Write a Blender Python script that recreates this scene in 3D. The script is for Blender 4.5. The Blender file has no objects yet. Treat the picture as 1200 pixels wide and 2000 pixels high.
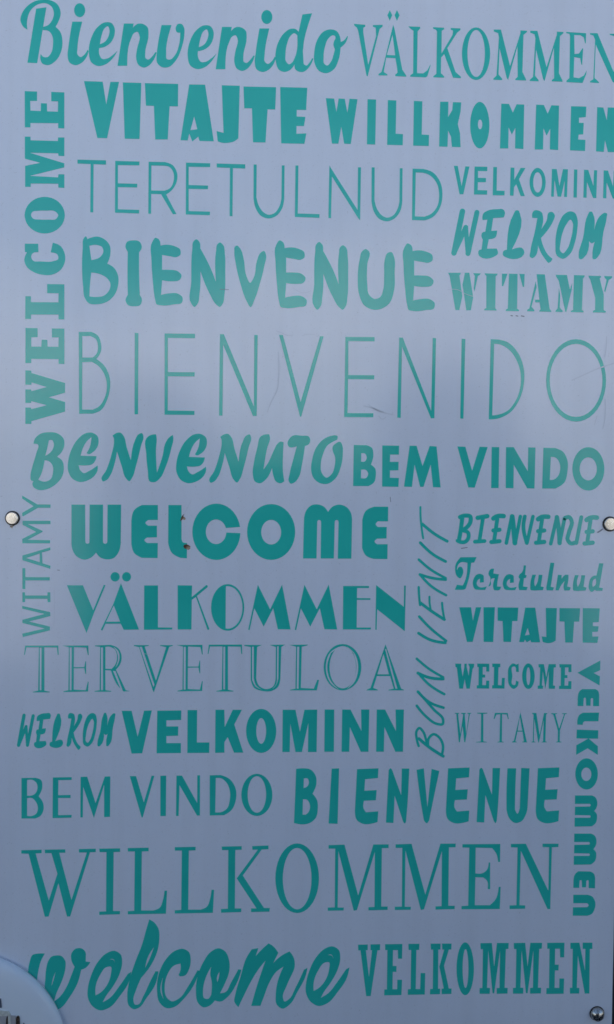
import bpy, bmesh, math, random
from mathutils import Vector, Matrix, noise
from mathutils.geometry import delaunay_2d_cdt

S = bpy.context.scene
C = S.collection
R = math.radians
random.seed(4)

# ---------------------------------------------------------------- camera
FOCAL, DIST, EYE = 1800.0, 1.565, 1.34          # focal length in units of a 1200 x 2000 frame, metres to the panel, metres above ground
YAW, PITCH, ROLL = R(2.6), R(-1.9), 0.0095
fwd = Vector((math.sin(YAW) * math.cos(PITCH), math.cos(YAW) * math.cos(PITCH), math.sin(PITCH)))
r0 = fwd.cross(Vector((0, 0, 1))).normalized()
u0 = r0.cross(fwd)
right = r0 * math.cos(ROLL) + u0 * math.sin(ROLL)
up = u0 * math.cos(ROLL) - r0 * math.sin(ROLL)
EYE_POS = Vector((0, -DIST, EYE))
cam = bpy.data.cameras.new('camera')
cam.sensor_fit = 'VERTICAL'
cam.sensor_height = 24.0
cam.lens = 24.0 * FOCAL / 2000.0
cam.clip_start = 0.01
cam.clip_end = 3000
co = bpy.data.objects.new('camera', cam)
C.objects.link(co)
co.matrix_world = Matrix.Translation(EYE_POS) @ Matrix((right, up, -fwd)).transposed().to_4x4()
S.camera = co

# ---------------------------------------------------------------- daylight
SUN_EL, SUN_AZ = R(40), R(18)                     # azimuth clockwise from +Y: behind the sign, so its face is in open shade
w = bpy.data.worlds.new('World')
S.world = w
w.use_nodes = True
nt = w.node_tree
sky = nt.nodes.new('ShaderNodeTexSky')
sky.sky_type = 'NISHITA'
sky.sun_disc = False
sky.sun_elevation = SUN_EL
sky.sun_rotation = SUN_AZ
sky.air_density = 1.0
sky.dust_density = 0.8
sky.ozone_density = 2.2
bg = nt.nodes['Background']
bg.inputs['Strength'].default_value = 0.10
nt.links.new(sky.outputs[0], bg.inputs['Color'])
sd = bpy.data.lights.new('sun', 'SUN')
sd.energy = 3.0
sd.angle = R(0.5)
sd.color = (1.0, 0.95, 0.88)
so = bpy.data.objects.new('sun', sd)
C.objects.link(so)
sdir = Vector((math.sin(SUN_AZ) * math.cos(SUN_EL), math.cos(SUN_AZ) * math.cos(SUN_EL), math.sin(SUN_EL)))
so.rotation_euler = sdir.to_track_quat('Z', 'Y').to_euler()
so.location = sdir * 20
vs = S.view_settings
vs.view_transform = 'Standard'
vs.look = 'None'
vs.gamma = 1
vs.use_curve_mapping = False
vs.exposure = 1.06
S.cycles.filter_width = 1.6

# ---------------------------------------------------------------- helpers
def mat(name, col, rough=0.5, metal=0.0, **kw):
    m = bpy.data.materials.new(name)
    m.use_nodes = True
    b = m.node_tree.nodes['Principled BSDF']
    b.inputs['Base Color'].default_value = (*col, 1)
    b.inputs['Roughness'].default_value = rough
    b.inputs['Metallic'].default_value = metal
    for k, v in kw.items():
        b.inputs[k].default_value = v
    return m

def vary(m, scale, lo, hi, detail=4, stretch=(1, 1, 1), bump=0.0, rough=None):
    """colour variation lo..hi by object-space noise, with optional fine relief and gloss variation"""
    n = m.node_tree
    b = n.nodes['Principled BSDF']
    tc = n.nodes.new('ShaderNodeTexCoord')
    mp = n.nodes.new('ShaderNodeMapping')
    mp.inputs['Scale'].default_value = stretch
    n.links.new(tc.outputs['Object'], mp.inputs[0])
    tx = n.nodes.new('ShaderNodeTexNoise')
    tx.inputs['Scale'].default_value = scale
    tx.inputs['Detail'].default_value = detail
    n.links.new(mp.outputs[0], tx.inputs['Vector'])
    cr = n.nodes.new('ShaderNodeValToRGB')
    cr.color_ramp.elements[0].position = 0.35
    cr.color_ramp.elements[1].position = 0.68
    cr.color_ramp.elements[0].color = (*lo, 1)
    cr.color_ramp.elements[1].color = (*hi, 1)
    n.links.new(tx.outputs['Fac'], cr.inputs[0])
    n.links.new(cr.outputs[0], b.inputs['Base Color'])
    if bump:
        bp = n.nodes.new('ShaderNodeBump')
        bp.inputs['Strength'].default_value = bump
        bp.inputs['Distance'].default_value = 0.002
        n.links.new(tx.outputs['Fac'], bp.inputs['Height'])
        n.links.new(bp.outputs[0], b.inputs['Normal'])
    if rough:
        mr = n.nodes.new('ShaderNodeMapRange')
        mr.inputs['To Min'].default_value, mr.inputs['To Max'].default_value = rough
        n.links.new(tx.outputs['Fac'], mr.inputs['Value'])
        n.links.new(mr.outputs[0], b.inputs['Roughness'])
    return m

def link(name, data, parent=None, loc=None):
    o = bpy.data.objects.new(name, data)
    C.objects.link(o)
    if parent:
        o.parent = parent
    if loc is not None:
        o.location = loc
    return o

def mesh(name, bm, m, parent=None, loc=None, smooth=False):
    me = bpy.data.meshes.new(name)
    bm.to_mesh(me)
    bm.free()
    me.materials.append(m)
    if smooth:
        for p in me.polygons:
            p.use_smooth = True
    return link(name, me, parent, loc)

def on_panel(x, y):
    """image pixel coordinates (1200 x 2000 frame, cast along the camera rays) -> metres on the face of the panel (plane Y = 0)"""
    d = fwd * FOCAL + right * (x - 600.0) - up * (y - 1000.0)
    t = DIST / d.y
    return Vector((EYE_POS.x + d.x * t, EYE_POS.z + d.z * t))

def off_panel(x, y, Y):
    """the same image pixels cast along the camera rays to a plane Y metres behind the panel face (negative: in front)"""
    d = fwd * FOCAL + right * (x - 600.0) - up * (y - 1000.0)
    t = (DIST + Y) / d.y
    return Vector((EYE_POS.x + d.x * t, EYE_POS.z + d.z * t))

def lathe(bm, prof, seg=40):
    """profile of (radius, height); axis along -Y, height towards the viewer"""
    rings = []
    for r, h in prof:
        rings.append([bm.verts.new((r * math.cos(2 * math.pi * k / seg), -h, r * math.sin(2 * math.pi * k / seg))) for k in range(seg)]
                     if r > 1e-7 else [bm.verts.new((0, -h, 0))])
    for a, b in zip(rings, rings[1:]):
        for k in range(seg):
            j = (k + 1) % seg
            if len(a) == 1:
                bm.faces.new((a[0], b[k], b[j]))
            elif len(b) == 1:
                bm.faces.new((a[k], a[j], b[0]))
            else:
                bm.faces.new((a[k], a[j], b[j], b[k]))
    bmesh.ops.recalc_face_normals(bm, faces=bm.faces)

def box(bm, lo, hi):
    v = [bm.verts.new((x, y, z)) for x in (lo[0], hi[0]) for y in (lo[1], hi[1]) for z in (lo[2], hi[2])]
    for f in ((0, 1, 3, 2), (4, 6, 7, 5), (0, 4, 5, 1), (2, 3, 7, 6), (0, 2, 6, 4), (1, 5, 7, 3)):
        bm.faces.new([v[i] for i in f])
    bmesh.ops.recalc_face_normals(bm, faces=bm.faces)

# outline tools
def curve(pts, smooth, closed=True, n=5):
    out, N = [], len(pts)
    for i in range(N if closed else N - 1):
        p1, p2 = pts[i], pts[(i + 1) % N]
        s1, s2 = smooth[i], smooth[(i + 1) % N]
        if not s1 and not s2:
            out.append(p1)
            continue
        L = (p2 - p1).length
        def tan(j):
            a, b = pts[j - 1], pts[(j + 1) % N]
            if not closed and j in (0, N - 1):
                return None
            la, lb = (pts[j] - a).length, (b - pts[j]).length
            if la < 1e-9 or lb < 1e-9:
                return None
            t = (pts[j] - a) / la * lb + (b - pts[j]) / lb * la
            return t / (la + lb) * L
        t1 = tan(i) if s1 else None
        t2 = tan((i + 1) % N) if s2 else None
        if t1 is None and t2 is None:
            t1 = t2 = p2 - p1
        elif t1 is None:
            t1 = (p2 - p1) * 1.5 - t2 * 0.5
        elif t2 is None:
            t2 = (p2 - p1) * 1.5 - t1 * 0.5
        for k in range(n):
            u = k / n
            out.append(p1 * (2 * u**3 - 3 * u**2 + 1) + t1 * (u**3 - 2 * u**2 + u) + p2 * (-2 * u**3 + 3 * u**2) + t2 * (u**3 - u**2))
    if not closed:
        out.append(pts[-1])
    return out

def stroke(pts, width):
    p = curve(pts, [True] * len(pts), False, 5) if len(pts) > 2 else pts
    h, L, Rr = width / 2, [], []
    for i, q in enumerate(p):
        d = (p[min(i + 1, len(p) - 1)] - p[max(i - 1, 0)]).normalized()
        nn = Vector((-d.y, d.x))
        L.append(q + nn * h)
        Rr.append(q - nn * h)
    def cap(c, a):
        a0 = math.atan2(a.y - c.y, a.x - c.x)
        return [c + Vector((math.cos(a0 - math.pi * k / 6), math.sin(a0 - math.pi * k / 6))) * h for k in range(1, 6)]
    return L + cap(p[-1], L[-1]) + Rr[::-1] + cap(p[0], Rr[0])

def parse_word(txt):
    org, out = (0.0, 0.0, 1.0), []
    for line in txt.strip().splitlines():
        line = line.strip()
        if line[0] == '@':
            org = tuple(float(v) for v in line[1:].split(','))
            continue
        if line[0] == '^':
            k, d = line[1:].split()
            d = Vector([float(v) for v in d.split(',')])
            out.append([(add, [p + d for p in poly]) for add, poly in out[int(k)]])
            continue
        shapes = []
        for s in line.split(';'):
            add = s[0] != 'x'
            if not add:
                s = s[1:]
            g = lambda a, b: Vector((org[0] + a / org[2], org[1] + b / org[2]))
            if s[0] == 'o':
                cx, cy, rx, ry = (float(v) for v in s[1:].split(','))
                poly = [g(cx + rx * math.cos(a * math.pi / 20), cy + ry * math.sin(a * math.pi / 20)) for a in range(40)]
            elif s[0] == '(':
                tk = s[1:].split()
                poly = stroke([g(*map(float, t.split(','))) for t in tk[1:]], float(tk[0]) / org[2])
            else:
                sm = s[0] == 's'
                tk = s[1:].split() if sm else s.split()
                pts = [g(*map(float, t.rstrip('!').split(','))) for t in tk]
                poly = curve(pts, [sm and not t.endswith('!') for t in tk])
            shapes.append((add, poly))
        out.append(shapes)
    return out

def winding(p, poly):
    wn = 0
    for i in range(len(poly)):
        a, b = poly[i - 1], poly[i]
        c = (b.x - a.x) * (p.y - a.y) - (p.x - a.x) * (b.y - a.y)
        if a.y <= p.y:
            if b.y > p.y and c > 0:
                wn += 1
        elif b.y <= p.y and c < 0:
            wn -= 1
    return wn

def cut_film(shapes, thick, base=0.0):
    """union / cut-outs of outlines -> a thin solid lying on the panel face; returns (bmesh, centre)"""
    polys = [(add, [on_panel(p.x, p.y) for p in poly]) for add, poly in shapes]
    vs_, ed = [], []
    for _, poly in polys:
        k = len(vs_)
        vs_ += poly
        ed += [(k + i, k + (i + 1) % len(poly)) for i in range(len(poly))]
    cx = sum(v.x for v in vs_) / len(vs_)
    cz = sum(v.y for v in vs_) / len(vs_)
    c = Vector((cx, cz))
    V, E, F, *_ = delaunay_2d_cdt(vs_, ed, [], 0, 1e-6)
    bm = bmesh.new()
    bv = [bm.verts.new((v.x - cx, -thick - base, v.y - cz)) for v in V]
    for f in F:
        m = (V[f[0]] + V[f[1]] + V[f[2]]) / 3
        inside = False
        for add, poly in polys:
            if winding(m, poly):
                inside = add
        if inside:
            fc = bm.faces.new([bv[i] for i in f])
            fc.normal_update()
            if fc.normal.y > 0:
                fc.normal_flip()
    bmesh.ops.delete(bm, geom=[v for v in bm.verts if not v.link_faces], context='VERTS')
    rim = [e for e in bm.edges if len(e.link_faces) == 1]
    ex = bmesh.ops.extrude_edge_only(bm, edges=rim)['geom']
    for g in ex:
        if isinstance(g, bmesh.types.BMVert):
            g.co.y = -base
    bmesh.ops.recalc_face_normals(bm, faces=bm.faces)
    return bm, c
# ---------------------------------------------------------------- lettering
# Each word: outlines traced in image pixels. '@x0,y0,s' sets the origin and scale of the image crop for the letters after it.
# A letter is a list of shapes split by ';' drawn in order: plain points = polygon, 's' = curved outline ('!' marks a corner),
# '-' first = cut away, 'o cx,cy,rx,ry' = ellipse, '(w' = round-ended brush stroke, '^k dx,dy' = repeat of letter k of the word.
WORDS = [
("turquoise brush script word Bienvenido with looping capital", """
@30,0,5
205,85 305,72 215,617 120,613;s120,290! 80,262 52,200 75,115 150,35 250,-3 335,0 415,45 445,130 425,205 395,262! 440,310 462,400 450,500 400,590 320,637 265,620 245,560 250,527! 275,555 315,558 350,520 370,430 362,350 330,305 270,295! 275,262! 325,243 362,195 378,125 355,65 300,33 230,40 160,90 125,160 115,230
s558,212! 655,212! 608,480 608,530 640,558 670,540 708,485! 718,500! 690,570 640,620 590,637 530,610 512,540 520,460;o630,100,54,68
s1000,495! 960,560 890,625 810,645 745,610 720,520 740,380 800,270 880,218 940,225 970,270 970,340 930,420 880,455 820,470! 822,530 850,575 900,572 950,540;xs828,432! 880,405 915,345 920,285 905,257 875,275 845,345
@230,0,5
s62,230! 158,230! 150,270! 200,232 250,235 295,270 303,330 270,530 275,570 300,582 330,560 368,510! 382,512! 350,590 300,645 260,660 205,635 182,570 190,480 212,340 195,312 160,325 135,370 95,643! 0,643!
s430,245! 527,245! 475,530 480,575 510,583 560,540 600,440 612,320! 580,315 568,270 590,235 625,235 652,280 652,340 625,470 570,590 500,655 430,655 385,610 382,540 395,430
^2 193,6
^3 191.6,6.6
^1 365.5,13.3
@450,0,5
s705,142! 800,130! 715,590 722,630 745,640 775,610 800,568! 812,575! 775,650 720,700 680,703 635,675 628,630! 590,680 530,703 480,685 445,600 445,500 475,400 530,320 590,282 640,285 668,310!;xs655,345! 625,325 590,350 555,430 540,530 545,600 575,628 605,610 628,570
s1143,350! 1150,360! 1125,420 1078,465! 1060,580 1010,680 940,715 870,695 825,620 822,500 850,390 910,310 980,287 1040,305 1075,370 1080,410! 1110,395;xs1005,345 960,375 925,460 912,560 920,625 945,640 985,600 1010,530 1022,480! 1008,440 1015,400 1028,375 1022,352
"""),
("tall narrow serif word VÄLKOMMEN with diamond dots, running off the edge", """
@680,10,4.2857
50,157 145,165 145,180 128,190 128,230 170,500 235,260 232,190 208,180 208,168 290,165 290,180 265,200 165,597 155,590 85,215 75,190 52,170
378,165 390,200 455,540 488,590 488,600 395,595 395,583 415,565 410,520 397,445 320,440 300,560 330,580 330,590 255,588 255,578 280,560 295,510;x373,250 325,418 395,420;350,42 370,85 350,132 330,85;410,42 432,85 410,132 390,85
505,178 605,182 605,195 583,220 578,570 630,572 665,545 690,495 690,510 665,595 650,605 520,600 520,590 545,570 548,215 520,195
712,185 805,190 805,203 785,215 783,405 875,250 880,215 860,205 860,192 942,195 942,208 915,230 832,360 900,560 945,600 945,612 880,608 865,570 805,410 780,440 778,570 805,597 805,608 715,605 715,595 740,575 745,220 735,205 712,197
o1072,407,118,220;xo1073,405,73,197
@920,10,4.2857
192,205 252,205 328,510 415,235 415,212 470,215 470,225 440,250 432,560 462,622 462,632 372,628 372,618 392,600 390,345 312,625 300,610 240,360 232,580 262,618 262,628 188,625 188,615 215,590 235,270 228,235 192,220
^5 71.2,2.4
798,225 965,235 962,320 955,320 945,270 915,252 865,250 868,410 905,405 935,360 940,365 932,500 925,498 915,445 865,435 860,605 905,612 945,590 970,545 965,580 935,652 800,645 800,632 825,610 830,260 825,240 798,235
997,235 1060,235 1195,560 1205,540 1205,260 1165,250 1160,240 1240,243 1240,255 1222,270 1215,660 1185,640 1045,330 1035,610 1072,645 1072,653 997,648 997,638 1025,620 1040,290 1025,255 997,245
"""),
("large heavy cartoon block word VITAJTE below Bienvenido", """
@150,150,5
72,42 255,48 290,270 330,50 415,50 298,600 203,598
452,55 632,60 615,608 470,605
667,62 992,70 990,290 908,288 890,612 768,612 755,285 677,282
1100,75 1255,77 1340,630 1200,627 1188,585 1130,632 1100,555 1085,622 1015,620;x1148,388 1178,512 1112,522
@380,150,5
s268,83! 443,88! 430,600! 390,630 330,645 270,645 228,630! 217,530! 285,548!
480,95 798,102 790,320 715,318 695,642 573,640 562,308 487,308
838,100 1103,108 1092,325 1000,323 1000,388 1085,392 1070,482 998,480 997,557 1093,552 1075,655 848,650
"""),
("heavy condensed block word WILLKOMMEN beside the large VITAJTE", """
@620,180,4
67,47 132,50 150,155 167,50 215,52 235,160 252,52 315,55 262,405 210,403 188,270 165,403 115,402
393,55 460,58 453,410 388,408
552,62 618,65 613,325 670,328 668,415 546,412
^2 50.8,1.6
960,75 1025,75 1022,195 1055,140 1060,78 1125,80 1120,150 1098,250 1115,320 1120,430 1052,428 1045,350 1022,300 1018,427 952,425
@900,180,4
o150,258,75,182;xo152,252,17,38
318,90 378,92 408,160 437,95 497,97 490,445 425,440 428,278 400,332 375,275 372,440 307,440
^6 68,2
863,110 983,113 978,195 925,200 925,240 962,240 958,330 922,332 918,370 975,373 972,460 855,455
1067,117 1115,120 1142,220 1150,120 1240,122 1232,470 1150,468 1128,375 1118,467 1058,463
"""),
("bold slab serif word WELCOME reading upward along the edge", """
@30,160,10
188,180 428,188 428,372 295,372 300,560 500,570 505,415 620,420 625,575 835,582 838,380 705,378 705,195 962,205 960,910 840,905 840,808 300,803 298,890 190,885
190,1070 300,1070 302,1140 835,1155 840,1085 962,1085 960,1450 845,1445 840,1395 290,1385 960,1590 960,1670 290,1835 840,1865 845,1805 962,1805 962,2070 845,2065 840,1990 305,1985 305,2050 195,2050 195,1640 490,1580 190,1500
@30,340,10
o578,803,392,358;xs310,800 335,740 450,718 600,715 780,730 840,800 800,875 650,890 480,888 345,865
s190,1360! 450,1360! 455,1525! 340,1550 312,1620 350,1690 500,1705 750,1700 840,1660 830,1580 695,1530! 735,1340! 880,1400 970,1560 970,1720 880,1880 720,1965 560,1970 370,1920 220,1800 180,1680 200,1590 230,1530! 190,1520!
@30,500,10
625,548 962,552 960,1240 848,1237 845,1145 310,1145 310,1230 195,1230 200,785 308,785 310,900 845,905 848,730 625,725
203,1405 440,1410 440,1585 315,1590 315,1770 510,1770 520,1635 628,1638 635,1770 845,1775 850,1590 718,1590 718,1415 962,1418 962,2110 848,2105 848,2015 315,2010 315,2090 200,2090
@30,640,10
200,835 315,838 320,885 975,1080 975,1270 660,1360 975,1450 975,1640 320,1825 315,1880 200,1880 200,1560 300,1560 320,1590 615,1515 315,1435 310,1470 200,1470 200,1205 310,1205 320,1240 615,1160 320,1070 315,1115 200,1115
"""),
("thin sans serif word TERETULNUD", """
@140,300,4
47,47 270,53 270,87 173,83 170,460 147,458 150,82 47,78
342,57 532,62 530,92 363,90 363,232 515,236 513,265 363,262 363,435 530,440 528,468 340,462
603,64 625,64 622,470 600,470;s603,64! 730,66! 790,90 825,150 822,220 785,285 740,320! 820,472! 792,474! 700,318! 615,315! 615,288! 725,290! 770,270 800,200 795,145 765,105 720,95! 615,93!
^1 138.2,3.4
^0 272.0,7.6
@420,300,4
s303,85! 327,86! 325,340! 345,410 385,462 420,478 465,465 505,410 520,350! 523,92! 545,92! 542,350! 525,430 475,490 420,507 365,490 320,430 302,350!
630,93 653,93 648,468 818,473 817,502 625,495
895,92 910,118 1115,440 1118,107 1142,107 1135,522 1120,505 915,180 908,505 887,503
^5 230.5,5.5
@600,300,4
s825,118! 910,120! 980,145 1040,220 1058,320 1040,420 985,495 920,522! 820,520!;xs850,148! 905,150! 960,170 1015,235 1032,320 1018,410 970,470 915,493! 843,490!
"""),
("large rounded hand-drawn word BIENVENUE below TERETULNUD", """
@150,450,5
s75,70 90,58 105,85! 150,68 200,60 270,85 325,150 330,230 300,325! 360,360 405,440 405,540 370,630 300,695 200,722 120,712 85,670 62,530 53,350 60,180;xs125,150! 200,143 250,165 262,205 235,255 145,290! 135,220;xs143,412! 220,425 300,470 330,520 315,590 260,640 200,650 125,645! 130,540
s500,210! 478,165 490,115 550,97 615,110 637,165 610,215! 610,400 617,630! 637,670 620,730 560,742 500,728 478,680 500,630! 497,400
s740,110 770,72 805,90 820,148! 870,140 960,155 1010,185 1012,240 970,262 920,255 835,240! 835,385! 900,385 990,400 1025,440 1005,485 940,497 835,488! 825,630! 900,615 990,618 1035,655 1025,710 960,722 830,733 780,720 768,680 745,500 732,300
@370,450,5
s30,180 40,110 70,87 98,110 108,175! 150,250 200,350 260,500! 262,200 275,135 300,118 330,140 348,230 352,400 345,620 325,720 298,748 270,730 200,620 110,400! 100,620 80,720 50,748 22,720 20,500
s440,200 445,160 465,148 500,180 530,270 560,450 595,512 630,460 660,300 700,215 730,200 750,240 735,340 690,520 640,670 598,750 560,690 500,520 455,330
^2 242.3,5.2
^3 240,5.3
@600,450,4.615
s475,260 495,190 530,168 560,190 545,300 543,480 560,580 610,618 660,600 685,540 695,400 700,270 725,205 760,195 785,240 790,380 785,540 740,660 660,710 600,715 520,680 470,580 457,440
^2 492.3,11
"""),
("small plain sans serif word VELKOMINN below WILLKOMMEN", """
@880,310,7.5
52,105 108,105 165,400 220,112 280,115 190,522 135,522
355,115 542,118 540,182 405,180 405,280 522,283 520,345 403,345 400,460 540,463 538,527 345,525
628,122 683,122 678,468 795,470 793,538 620,535
882,130 938,132 935,310 1030,135 1100,137 1005,300 1090,548 1030,548 965,375 932,420 925,542 872,540
@1040,310,7.5
o78,347,118,212;xo78,347,65,148
288,150 358,152 398,400 450,152 522,155 508,562 465,560 475,320 422,558 370,555 325,310 315,558 275,555
612,157 660,158 652,570 602,568
758,162 820,165 895,400 905,167 950,170 938,577 890,575 800,340 795,572 748,570
^7 38.5,1.2
"""),
("slanted marker brush word WELKOM above the stencil word WITAMY", """
@870,400,7.0588
(76 237,90 120,665;(70 437,105 313,672;(68 120,665 283,310;(62 283,310 312,665
s512,190 525,120 600,75 720,60 800,65 822,100 805,175! 660,185! 635,360! 715,355! 690,450 600,475! 575,605! 710,603! 722,680 700,700 480,715 460,690 462,630 500,615! 518,480! 500,440 510,385 552,370! 580,205! 515,210!
s945,120 970,80 1010,80 1028,115 920,615! 1070,605 1090,660 1080,690 830,722 800,700 805,635 850,620!
@1030,400,7.0588
s75,105 100,78 150,78 200,105 218,160 195,335! 270,210 300,105 340,97 380,140 360,220 290,340 190,460! 230,590 280,680 348,745! 320,790 290,803! 240,740 190,660 150,560! 100,720 75,735 40,720 45,640 110,350 140,185! 70,180!
s600,90 660,115 692,190 690,350 655,530 590,680 490,745 410,700 390,560 400,400 440,250 510,130;xs600,205 540,270 490,380 460,520 460,640 490,668 550,610 600,480 628,340 628,250
s840,130 860,97 890,95 910,130 922,355! 1030,130 1060,112 1098,118 1095,180 1050,380 965,730 940,750 905,745 900,700 950,450! 920,520 890,530 860,510 850,410! 780,730 750,750 715,740 710,700 770,460
"""),
("stencil cut serif word WITAMY", """
@870,520,7.0588
38,90 212,90 212,108 195,130 235,410 195,605 140,605 60,130;270,90 333,90 385,430 352,608 290,608 238,255;385,95 490,98 475,120 450,135 405,350 393,310 408,135
543,98 722,102 718,120 695,140 690,580 708,600 705,612 535,608 540,590 565,575 567,135 548,115
782,103 858,103 800,275 780,272;878,103 998,106 990,585 1018,605 1015,620 832,618 835,600 862,580;1022,106 1095,107 1087,285 1068,283
@1030,520,7.0588
130,110 243,112 310,590 332,618 332,630 165,625 170,608 185,595 172,500 110,498 110,462 168,460;118,205 130,290 60,560 98,605 98,622 0,622 0,600 30,580
437,300 455,400 450,570 490,615 488,632 390,628 392,612 420,580;395,118 548,120 590,320 620,230 615,320 540,632 525,625 435,200 398,140;645,122 795,125 790,145 770,170 755,600 780,622 775,638 600,632 605,615 632,600
845,130 1020,135 1015,155 1000,170 1055,390 1055,605 1085,620 1080,640 905,638 908,615 935,600 938,440 870,185 848,150;1062,135 1172,138 1165,165 1125,190 1075,360 1062,340 1095,190 1068,160
"""),
("very tall hairline word BIENVENIDO spanning the panel", """
@140,630,4
s57,73! 155,73! 205,100 232,170 230,225 195,285! 255,335 298,430 302,500 280,600 230,685 165,712! 60,712!;xs85,107! 145,105! 190,130 207,190 195,245 165,272! 85,273!;xs85,310! 160,308! 210,340 255,400 277,490 258,590 215,655 165,680! 83,680!
495,80 523,82 520,717 493,717
728,85 965,88 965,123 753,120 753,387 963,388 962,422 753,420 752,687 962,690 960,722 727,720
@400,630,4
120,90 150,90 385,655 388,97 415,97 407,730 378,730 145,175 140,727 113,727
582,97 612,97 750,620 902,107 930,107 755,735 745,735
@660,640,4
60,72 288,73 288,107 83,105 82,370 286,371 284,404 80,402 77,667 279,668 278,700 50,698
480,77 508,77 730,650 742,80 768,82 755,708 728,708 502,150 492,705 465,703
968,87 997,88 982,712 957,710
@900,640,4
s235,90! 290,92! 370,115 450,200 492,310 495,430 460,560 390,660 300,708 220,717!;xs262,127! 300,130 370,165 440,260 470,370 465,470 430,570 365,650 290,680 247,685!
o902,412,234,322;xo902,412,206,285
"""),
("slanted brush lettered word BENVENUTO", """
@50,830,5
s80,185! 90,140 140,90 230,70 320,85 375,140 380,200 350,270 310,310! 360,350 375,420 360,500 290,585 200,630 130,635 75,600 72,560 80,550! 55,540 50,500 70,400 105,280 120,190 105,185;xs230,150! 260,148 278,185 265,240 230,280 195,300! 215,220;xs188,345! 230,355 265,395 270,460 245,530 190,553 125,535! 150,490 170,430
s550,300! 695,305! 690,330 650,385 600,395 520,393! 535,440 570,470 620,450 705,395! 705,440 680,490 600,545 530,557 460,525 418,450 418,350 450,240 510,140 590,80 650,75 705,110 715,170 700,220 660,265 615,285 598,275! 630,210 645,120! 600,160 560,230 540,300!
s850,105! 890,78 930,75 955,100 990,220 1030,345! 1070,150 1100,95 1140,80 1152,105 1130,200 1080,400 1040,520 1015,550 985,525 940,400 895,260! 870,380 830,490 790,540 755,550 745,535 790,440 840,290 865,150 862,125
@270,830,5
s82,130 110,105 175,90! 180,110 175,250 185,465! 240,300 270,170 300,125 340,97! 345,130 325,230 270,410 215,520 165,558 120,555 95,440 80,280
^1 211.6,2.4
^2 210.4,2.6
@460,830,5
s250,110 280,95 330,90! 338,120 310,230 275,435! 320,370 380,240 410,185 440,162 472,170! 465,300 465,450 478,550! 440,570 400,555 370,490 358,420! 300,530 240,570 190,550 172,490 185,350 215,220
s530,130 560,105 650,105 720,115 732,150 715,190 680,205! 650,390 620,510 580,560 540,573 522,550 530,480 570,320 600,210! 520,210 510,185
s1000,110! 995,140 960,160 900,200 855,290 835,380 845,470 890,515 940,480 970,400 975,320 950,245 950,215 980,180 1025,165 1045,200 1050,280 1030,410 980,520 900,575 830,570 765,520 740,430 750,340 790,220 860,140 940,105 985,102
"""),
("bold sans serif words BEM VINDO beside BENVENUTO", """
@680,855,5
s57,70! 180,72! 235,100 248,160 225,262! 265,300 272,370 255,435 200,472! 50,472!;xs130,152! 165,155 183,195 165,230 128,233!;xs128,312! 175,315 197,350 180,390 127,395!
335,75 500,77 498,165 412,165 410,235 495,235 493,318 410,320 410,390 497,393 493,480 333,477
602,78 670,78 728,275 798,80 865,85 905,485 830,483 808,262 738,480 705,480 650,262 625,480 547,478
@885,855,4
35,68 97,70 150,258 208,70 272,72 170,390 120,388
303,72 362,73 357,393 298,393
415,73 475,73 585,262 588,75 645,77 637,397 580,395 475,210 473,395 412,393
s707,78! 800,80! 860,110 895,180 895,260 870,350 800,397! 697,397!;xs765,150! 800,155 830,190 838,240 820,300 790,325 757,330!
o1058,243,125,170;xo1057,243,67,90
"""),
("plain thin word WITAMY reading upward beside the bolt", """
@30,960,12
165,95 520,300 830,303 828,383 535,383 195,578 165,570 165,500 430,345 165,165
170,685 830,685 828,765 300,765 640,920 645,945 300,1130 820,1140 815,1215 170,1212 165,1110 490,945 175,780
170,1500 825,1305 825,1375 630,1430 640,1680 830,1740 820,1812 170,1610;x265,1560 575,1455 575,1655
@30,1100,12
170,115 238,115 240,325 815,327 812,405 240,405 238,605 170,605
170,680 230,680 235,755 755,755 760,680 825,680 825,912 765,912 755,835 235,835 230,912 170,912
165,1000 820,1145 825,1240 330,1365 815,1485 815,1575 180,1730 165,1650 690,1530 170,1400 170,1325 680,1190 165,1065
"""),
("very heavy rounded geometric word WELCOME with insect stains", """
@130,970,4
s40,62! 147,62! 148,345! 152,362 165,368 177,362 180,345! 182,62! 287,62! 286,345! 290,362 303,368 316,362 320,345! 322,62! 428,62! 425,370! 405,440 370,480 320,490 265,475 232,437! 195,475 140,492 85,470 50,420 40,370!
s715,65! 715,182! 640,183! 618,205 640,227! 708,227! 708,318! 630,320! 610,340 632,362! 715,362! 713,480! 590,478! 530,440 508,370! 508,190! 530,105 590,65!
s797,65! 900,65! 900,330! 910,355 943,362! 942,482! 890,478! 825,440 795,360!
@360,970,5
o315,343,235,275;xo312,343,100,120;x400,307 570,295 570,357 400,350
o850,345,235,273;xo850,347,97,120
@570,970,6
s133,725! 145,250! 175,155 235,100 300,90 375,115 427,178! 475,120 555,93 640,120 690,180 708,260! 700,727! 540,727! 550,300! 544,281 528,273 511,281 505,300! 495,725! 340,725! 345,300! 339,281 323,273 306,281 300,300! 292,725!
s1132,118! 1130,290! 1010,290! 985,322 1010,355! 1115,355! 1112,490! 1000,493! 972,525 1000,557! 1125,557! 1122,732! 960,730! 870,690 825,600! 828,270! 870,165 970,117!
"""),
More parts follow.
